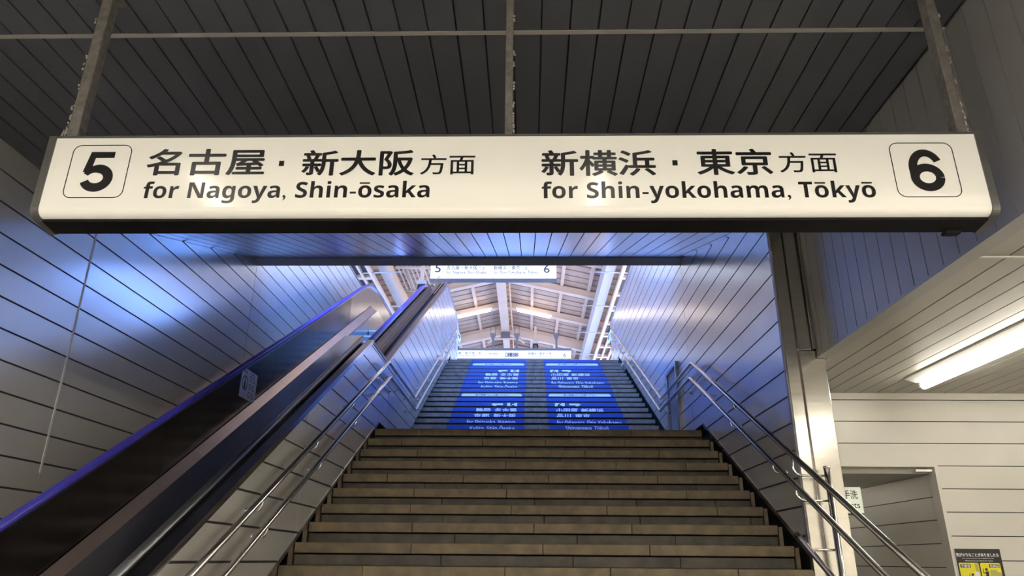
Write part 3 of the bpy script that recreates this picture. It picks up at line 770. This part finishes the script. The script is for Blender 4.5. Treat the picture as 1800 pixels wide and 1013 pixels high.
# ------------------------------------------------------------------ lamps
def ceiling_lamp(x, y0, y1, z, label, group=None, mt='tube'):
    o = empty('fluorescent_lamp', x, (y0+y1)/2, z-0.08); tag(o, label, 'lamp', group)
    pobj('lamp_housing', [[(x-0.15, z), (x-0.15, z-0.012), (x-0.05, z-0.045), (x+0.05, z-0.045), (x+0.15, z-0.012), (x+0.15, z)]], 'y', y0-0.02, y1+0.02, 'lamp_white', o)
    for e in (y0-0.015, y1-0.01): box('socket', x-0.03, x+0.03, e, e+0.025, z-0.085, z-0.04, 'lamp_white', o)
    tube('tube', [(x, y0+0.015, z-0.078), (x, y1-0.015, z-0.078)], 0.030, mt, o, 12)
    return o
ceiling_lamp(3.52, 3.95, 6.33, ZA, 'fluorescent tube lamp under the aisle ceiling near the toilet corridor')
for x, y0 in ((3.52, 0.6), (5.6, 3.6), (5.6, 0.2)):
    ceiling_lamp(x, y0, y0+2.4, ZA, 'fluorescent tube lamp under the side aisle ceiling beside the viewer', 'aisle ceiling lamps')
for x in (-2.9, -1.2, 0.5, 2.2, 3.9):  # unseen rows added to throw light forward onto the stairs
    for y0 in (-4.2, -7.6):
        ceiling_lamp(x, y0, y0+2.4, ZA, 'unseen boosted tube lamp added under the concourse ceiling behind the viewer', 'added concourse lamps', 'tube_rear')
ceiling_lamp(3.22, 8.6, 9.2, 0.80, 'short unseen tube lamp added to brighten the toilet corridor', None, 'tube_dim')  # added lamp, out of sight behind the post, brightens the corridor
for x in (-2.55, 0.55): ceiling_lamp(x, -0.9, 1.1, ZC, 'fluorescent tube lamp under the high dark ceiling', 'high ceiling lamps')

# ------------------------------------------------------------------ aisle signs
ts = empty('toilet_sign', 2.98, 7.2, 0.44); tag(ts, 'small lit white toilets sign half hidden behind the steel post', 'sign')
box('sign_box', 2.76, 3.212, 7.20, 7.27, 0.444, 0.685, 'green_white', ts, 0.006)
box('sign_backplate', 2.74, 3.23, 7.275, 7.32, 0.43, 0.70, 'black', ts)  # black plate a little larger than the sign, set behind it
box('sign_stem', 2.95, 2.99, 7.23, 7.26, 0.685, 0.80, 'black', ts)
text('lettering', 'お手洗', 2.965, 3.172, 0.575, 0.655, 'y', 7.1985, 'ink', ts, 0.012)
text('lettering', 'Toilets', 2.95, 3.18, 0.49, 0.545, 'y', 7.1985, 'ink', ts, 0.006)
pp = empty('warning_poster', 4.05, YW, -0.45); tag(pp, 'black and yellow suspicious items poster on the cream end wall', 'poster')
x0, x1, z1 = 3.842, 4.262, 0.127; yf = YW-0.006
box('sheet', x0, x1, yf, YW-0.0005, z1-0.60, z1, 'black', pp)
text('lettering', '気がかりなことがありましたら', x0+0.022, x1-0.02, z1-0.068, z1-0.035, 'y', yf-0.0008, 'print_white', pp, 0.03)
text('lettering', 'If you notice anything unusual, 请通知工作人员', x0+0.07, x1-0.07, z1-0.085, z1-0.076, 'y', yf-0.0008, 'print_white', pp, 0.01)
text('lettering', '请联系车站工作人员 직원에게 알려 주십시오', x0+0.09, x1-0.08, z1-0.106, z1-0.097, 'y', yf-0.0008, 'print_white', pp, 0.01)
for a, b, t, lx in ((x0+0.03, x0+0.205, '不審者', x0+0.04), (x0+0.218, x1-0.025, '危険品', x1-0.125)):
    pobj('picture', [rrect(a, b, z1-0.32, z1-0.118, 0.012)], 'y', yf-0.001, yf-0.0001, 'yellow', pp)
    box('caption_plate', lx, lx+0.092, yf-0.0016, yf-0.001, z1-0.158, z1-0.130, 'black', pp)
    text('lettering', t, lx+0.006, lx+0.086, z1-0.155, z1-0.133, 'y', yf-0.0022, 'print_white', pp, 0.02)
def figure(cx, cz, s):
    pobj('pictogram_figure', [rrect(cx-0.011*s, cx+0.011*s, cz, cz+0.024*s, 0.0105*s), [(cx-0.014*s, cz-0.05*s), (cx+0.012*s, cz-0.05*s), (cx+0.016*s, cz-0.005*s), (cx-0.01*s, cz-0.005*s)],
        [(cx-0.03*s, cz-0.022*s), (cx-0.01*s, cz-0.018*s), (cx-0.01*s, cz-0.01*s), (cx-0.034*s, cz-0.015*s)], [(cx-0.034*s, cz-0.02*s), (cx-0.028*s, cz-0.02*s), (cx-0.026*s, cz+0.02*s), (cx-0.031*s, cz+0.02*s)]], 'y', yf-0.002, yf-0.0012, 'ink', pp)
figure(x0+0.265, z1-0.185, 1.0); figure(x0+0.135, z1-0.228, 0.9)
box('picture_shape', x0+0.17, x0+0.20, yf-0.0015, yf-0.001, z1-0.30, z1-0.12, 'yellow_dark', pp)
box('picture_shape', x0+0.295, x0+0.36, yf-0.0015, yf-0.001, z1-0.26, z1-0.178, 'yellow_dark', pp)
box('picture_shape', x0+0.355, x0+0.395, yf-0.0018, yf-0.001, z1-0.26, z1-0.195, 'yellow_dark', pp)
pobj('picture_shape', [rrect(x0+0.155, x0+0.195, z1-0.24, z1-0.19, 0.018)], 'y', yf-0.0022, yf-0.0016, 'film_pale', pp)

# ------------------------------------------------------------------ platform canopy
RX, RZ, RS = -0.9, 9.0, 0.227
HW = 5.4
cn = empty('canopy_roof', RX, 26, ZP); tag(cn, 'cream steel platform canopy with ribbed deck, rafters and ridge beam', 'roof')
def slope_prism(name, xa, xb, ya, yb, zo, th, m, par):
    """piece lying on one roof slope from distance xa to xb off the ridge (sign = side)"""
    z = lambda x: RZ+zo-RS*abs(x)
    return pobj(name, [[(RX+xa, z(xa)), (RX+xb, z(xb)), (RX+xb, z(xb)+th), (RX+xa, z(xa)+th)]], 'y', ya, yb, m, par)
for s in (-1, 1):
    slope_prism('roof_sheet', s*0.01, s*HW, 8, 46, 0.36, 0.05, 'roof_gap', cn)
    for i in range(80):
        y = 8.0+i*0.475
        if 12 < y < 42: slope_prism('deck_panel', s*0.05, s*HW, y+0.045, y+0.43, 0.26, 0.06, 'roof_deck', cn)
    for i in range(13):
        y = 8.55+i*2.85
        slope_prism('rafter', s*0.05, s*HW, y-0.09, y+0.09, 0.0, 0.22, 'roof_cream', cn)
        slope_prism('rafter_flange', s*0.05, s*HW, y-0.13, y+0.13, -0.02, 0.025, 'roof_cream', cn)
    for xo in (1.05, 2.05, 2.95, 4.3):
        slope_prism('purlin', s*(xo-0.05), s*(xo+0.05), 8, 46, 0.17, 0.13, 'roof_cream', cn)
    box('longitudinal_beam', RX+s*3.26-0.14, RX+s*3.26+0.14, 8, 46, 7.78, 8.20, 'grey_beam' if s > 0 else 'roof_cream', cn)
box('ridge_beam', RX-0.19, RX+0.13, 8, 28.5, 8.82, 9.22, 'roof_cream', cn)
box('ridge_beam', RX-0.16, RX+0.10, 28.5, 46, 8.72, 9.1, 'roof_cream', cn)
tube('ridge_conduit', [(RX+0.25, 10, 8.95), (RX+0.25, 44, 8.95)], 0.03, 'roof_cream', cn, 8)
# portal frames carrying the ridge
for y in (28.5, 37.05):
    for s in (-1, 1): slope_prism('portal_beam', s*0.05, s*HW, y-0.14, y+0.14, -0.22, 0.3, 'roof_cream', cn)
    tube('portal_tie', fillet([(RX-0.75, y-0.2, 8.35), (RX-0.55, y-0.2, 8.55), (RX+0.55, y-0.2, 8.55), (RX+0.75, y-0.2, 8.35)], 0.15, 4), 0.055, 'roof_cream', cn, 8)
    for s in (-1, 1): box('column', RX+s*3.42-0.16, RX+s*3.42+0.16, y-0.16, y+0.16, ZP, 7.8, 'roof_cream', cn)
box('hub_bracket', RX-0.22, RX+0.16, 28.2, 28.36, 8.55, 8.80, 'hanger_grey', cn)
# trays of cables along both sides
for s, lab in ((-1, 'slotted cream cable tray under the left side of the canopy'), (1, 'slotted cream cable tray under the right side of the canopy')):
    xa, xb = (RX+3.52, RX+4.15) if s > 0 else (RX-4.15, RX-3.52)
    t = empty('cable_tray', (xa+xb)/2, 25, 7.55); tag(t, lab, 'cable tray')
    for x in (xa, xb-0.09, (xa+xb)/2-0.03): box('side_rail', x, x+0.09 if x != (xa+xb)/2-0.03 else x+0.06, 10, 44, 7.55, 7.68, 'roof_cream', t)
    for i in range(24):
        y = 10.5+i*1.42
        box('rung', xa, xb, y, y+0.14, 7.56, 7.66, 'roof_cream', t)
    box('cable_bed', xa, xb, 10, 44, 7.66, 7.70, 'tray_dark', t)
    for k in range(7):
        y = 13+k*2.85
        tube('cross_conduit', [(xa-0.9 if s > 0 else xb+0.9, y, 7.62), ((xa+xb)/2, y, 7.58)], 0.02, 'gap_light', t, 6)
    xx = xb+0.05 if s > 0 else xa-0.05
    tube('loose_cable', [(xx+0.2*math.cos(a*0.5)*s, 15.0+0.03*a, 7.5+0.22*math.sin(a*0.5)) for a in range(26)], 0.03, 'roof_cream', t, 6)
    box('edge_gutter', xb+0.05 if s > 0 else xa-0.35, xb+0.35 if s > 0 else xa-0.05, 10, 46, 7.45, 7.75, 'roof_cream', t)
# tubes under the canopy
def canopy_lamp(s, y, label, group):
    o = empty('canopy_lamp', RX+s*1.1, y, 8.5); tag(o, label, 'lamp', group)
    z = lambda x: RZ-0.10-RS*abs(x)
    tube('tube', [(RX+s*0.52, y, z(0.52)-0.03), (RX+s*1.72, y, z(1.72)-0.03)], 0.032, 'ptube', o, 10)
    slope_prism('lamp_housing', s*0.45, s*1.8, y-0.035, y+0.035, -0.06, 0.04, 'lamp_white', o)
for y in (14.25, 19.95):  # pairs out of sight above the edge beam, added for their light
    for s in (-1, 1): canopy_lamp(s, y, 'hidden tube lamp added for light under the canopy above the stairwell', 'hidden added canopy lamps')
canopy_lamp(-1, 25.35, 'lit tube lamp under the canopy on the escalator side of the ridge beam', 'canopy lamps by the clock sign')
canopy_lamp(1, 25.35, 'lit tube lamp under the canopy on the steel post side of the ridge beam', 'canopy lamps by the clock sign')
# slatted grille hanging at the left of the near platform sign
gr = empty('slatted_grille', -3.2, 19.2, 7.5); tag(gr, 'cream slatted grille under the canopy left of the hanging platform sign', 'grille')
for i in range(11): obj('slat', *bx(-3.9+i*0.13, -3.87+i*0.13, 19.6, 21.6, 8.12, 8.2), 'roof_cream', gr)
for y in (19.6, 21.55): box('frame_bar', -3.95, -2.5, y, y+0.06, 8.1, 8.16, 'roof_cream', gr)
# hanging signs over the platform
def hang_sign(name, x0, x1, y, z0, z1, label):
    o = empty(name, (x0+x1)/2, y, z0); tag(o, label, 'sign')
    box('sign_box', x0, x1, y, y+0.22, z0, z1, 'sign_far', o)
    box('frame', x0-0.02, x1+0.02, y-0.006, y+0.23, z0-0.03, z0, 'hanger_grey', o)
    box('frame', x0-0.02, x1+0.02, y-0.006, y+0.23, z1, z1+0.09 if y > 20 else z1+0.03, 'hanger_grey', o)
    return o
a = hang_sign('platform_sign', -2.70, 0.785, 18.3, 7.255, 7.74, 'small white hanging platform sign just beyond the stair top, numbers 5 and 6')
yy = 18.297
for b, x0, x1, z0, z1, bo in (('5', -2.58, -2.42, 7.44, 7.68, .012), ('6', 0.44, 0.60, 7.42, 7.66, .012), ('名古屋・新大阪', -2.26, -1.40, 7.51, 7.64, .008), ('方面', -1.36, -1.20, 7.52, 7.625, .002),
        ('新横浜・東京', -0.955, -0.215, 7.51, 7.64, .008), ('方面', -0.18, -0.015, 7.52, 7.625, .002), ('for Nagoya, Shin-Osaka', -2.265, -1.15, 7.375, 7.49, .004), ('for Shin-Yokohama, Tokyo', -0.95, 0.285, 7.375, 7.49, .004)):
    text('lettering', b, x0, x1, z0, z1, 'y', yy, 'ink_soft', a, bo)
for x0, x1 in ((-2.66, -2.35), (0.375, 0.685)): ring('number_frame', rrect(x0, x1, 7.37, 7.70, 0.03), rrect(x0+0.008, x1-0.008, 7.378, 7.692, 0.025), yy, 'gap_light', a)
for x in (-2.3, -0.95, 0.4): box('hanger', x-0.02, x+0.02, 18.38, 18.42, 7.77, 9.0-0.227*abs(x-RX), 'hanger_grey', a)
a = hang_sign('platform_sign', -3.42, 1.622, 26.0, 7.075, 7.385, 'far hanging platform sign with a digital clock reading 12:02')
yy = 25.997
box('clock_panel', -1.655, -0.275, yy, 26.0, 7.078, 7.384, 'sign_tint', a)
for b, x0, x1, z0, z1, m_ in (('京都・新大阪', -2.75, -1.99, 7.225, 7.34, 'ink_soft'), ('方面', -1.93, -1.78, 7.235, 7.33, 'ink_soft'), ('for Kyoto, Shin-Osaka', -2.75, -1.95, 7.14, 7.205, 'ink_soft'),
        ('現在時刻', -1.475, -1.13, 7.22, 7.295, 'ink_soft'), ('Current Time', -1.46, -1.13, 7.165, 7.195, 'ink_soft'),
        ('新横浜・東京', 0.01, 0.63, 7.215, 7.325, 'ink_soft'), ('方面', 0.70, 0.88, 7.225, 7.315, 'ink_soft'), ('for Shin-Yokohama, Tokyo', 0.01, 0.99, 7.12, 7.18, 'ink_soft'),
        ('6', 1.335, 1.435, 7.14, 7.275, 'ink'), ('5', -3.25, -3.15, 7.14, 7.275, 'ink')):
    text('lettering', b, x0, x1, z0, z1, 'y', yy-0.001, m_, a, 0.008)
for i, ch in enumerate('12:02'):
    xa = -0.862+[0, .115, .215, .275, .39][i]; wd = 0.105 if ch != ':' else 0.05
    box('clock_digit', xa, xa+wd, yy-0.002, yy-0.0005, 7.145, 7.295, 'black', a)
    text('lettering', ch, xa+0.02 if ch != ':' else xa+0.015, xa+wd-0.02 if ch != ':' else xa+wd-0.015, 7.165 if ch != ':' else 7.18, 7.278 if ch != ':' else 7.26, 'y', yy-0.003, 'print_white', a, 0.015)
ring('number_frame', rrect(1.22, 1.55, 7.095, 7.37, 0.03), rrect(1.228, 1.542, 7.103, 7.362, 0.025), yy-0.001, 'gap_light', a)
for x in (-2.9, -1.33, -0.42, 1.08):
    box('hanger', x-0.035, x+0.035, 26.08, 26.14, 7.47, 8.0, 'hanger_grey', a)
    pobj('hanger_bracket', [[(x-0.035, 7.85), (x+0.035, 7.85), (x+0.11, 8.02), (x+0.11, 8.09), (x-0.11, 8.09), (x-0.11, 8.02)]], 'y', 26.06, 26.16, 'hanger_grey', a)
    for q in (-0.09, 0.09): tube('hanger_bolt', [(x+q, 26.1, 8.09), (x+q, 26.1, 8.45-0.1*abs(x-RX))], 0.012, 'hanger_grey', a, 6)
# cameras
for x, y, z, lab in ((-3.02, 18.9, 7.05, 'black surveillance camera on a post above the escalator top'), (0.30, 27.2, 7.75, 'small dark camera box under the far canopy beam')):
    o = empty('surveillance_camera', x, y, z); tag(o, lab, 'camera')
    box('camera_body', x-0.11, x+0.11, y-0.1, y+0.1, z, z+0.24, 'black', o, 0.015)
    tube('lens', [(x, y-0.1, z+0.1), (x, y-0.13, z+0.1)], 0.06, 'hanger_grey', o, 12)
    box('camera_hood', x-0.12, x+0.12, y-0.12, y+0.12, z+0.24, z+0.36, 'gap_light', o, 0.01)
    box('camera_post', x-0.05, x+0.05, y-0.04, y+0.04, z+0.36, RZ-0.227*abs(x-RX), 'roof_cream', o)
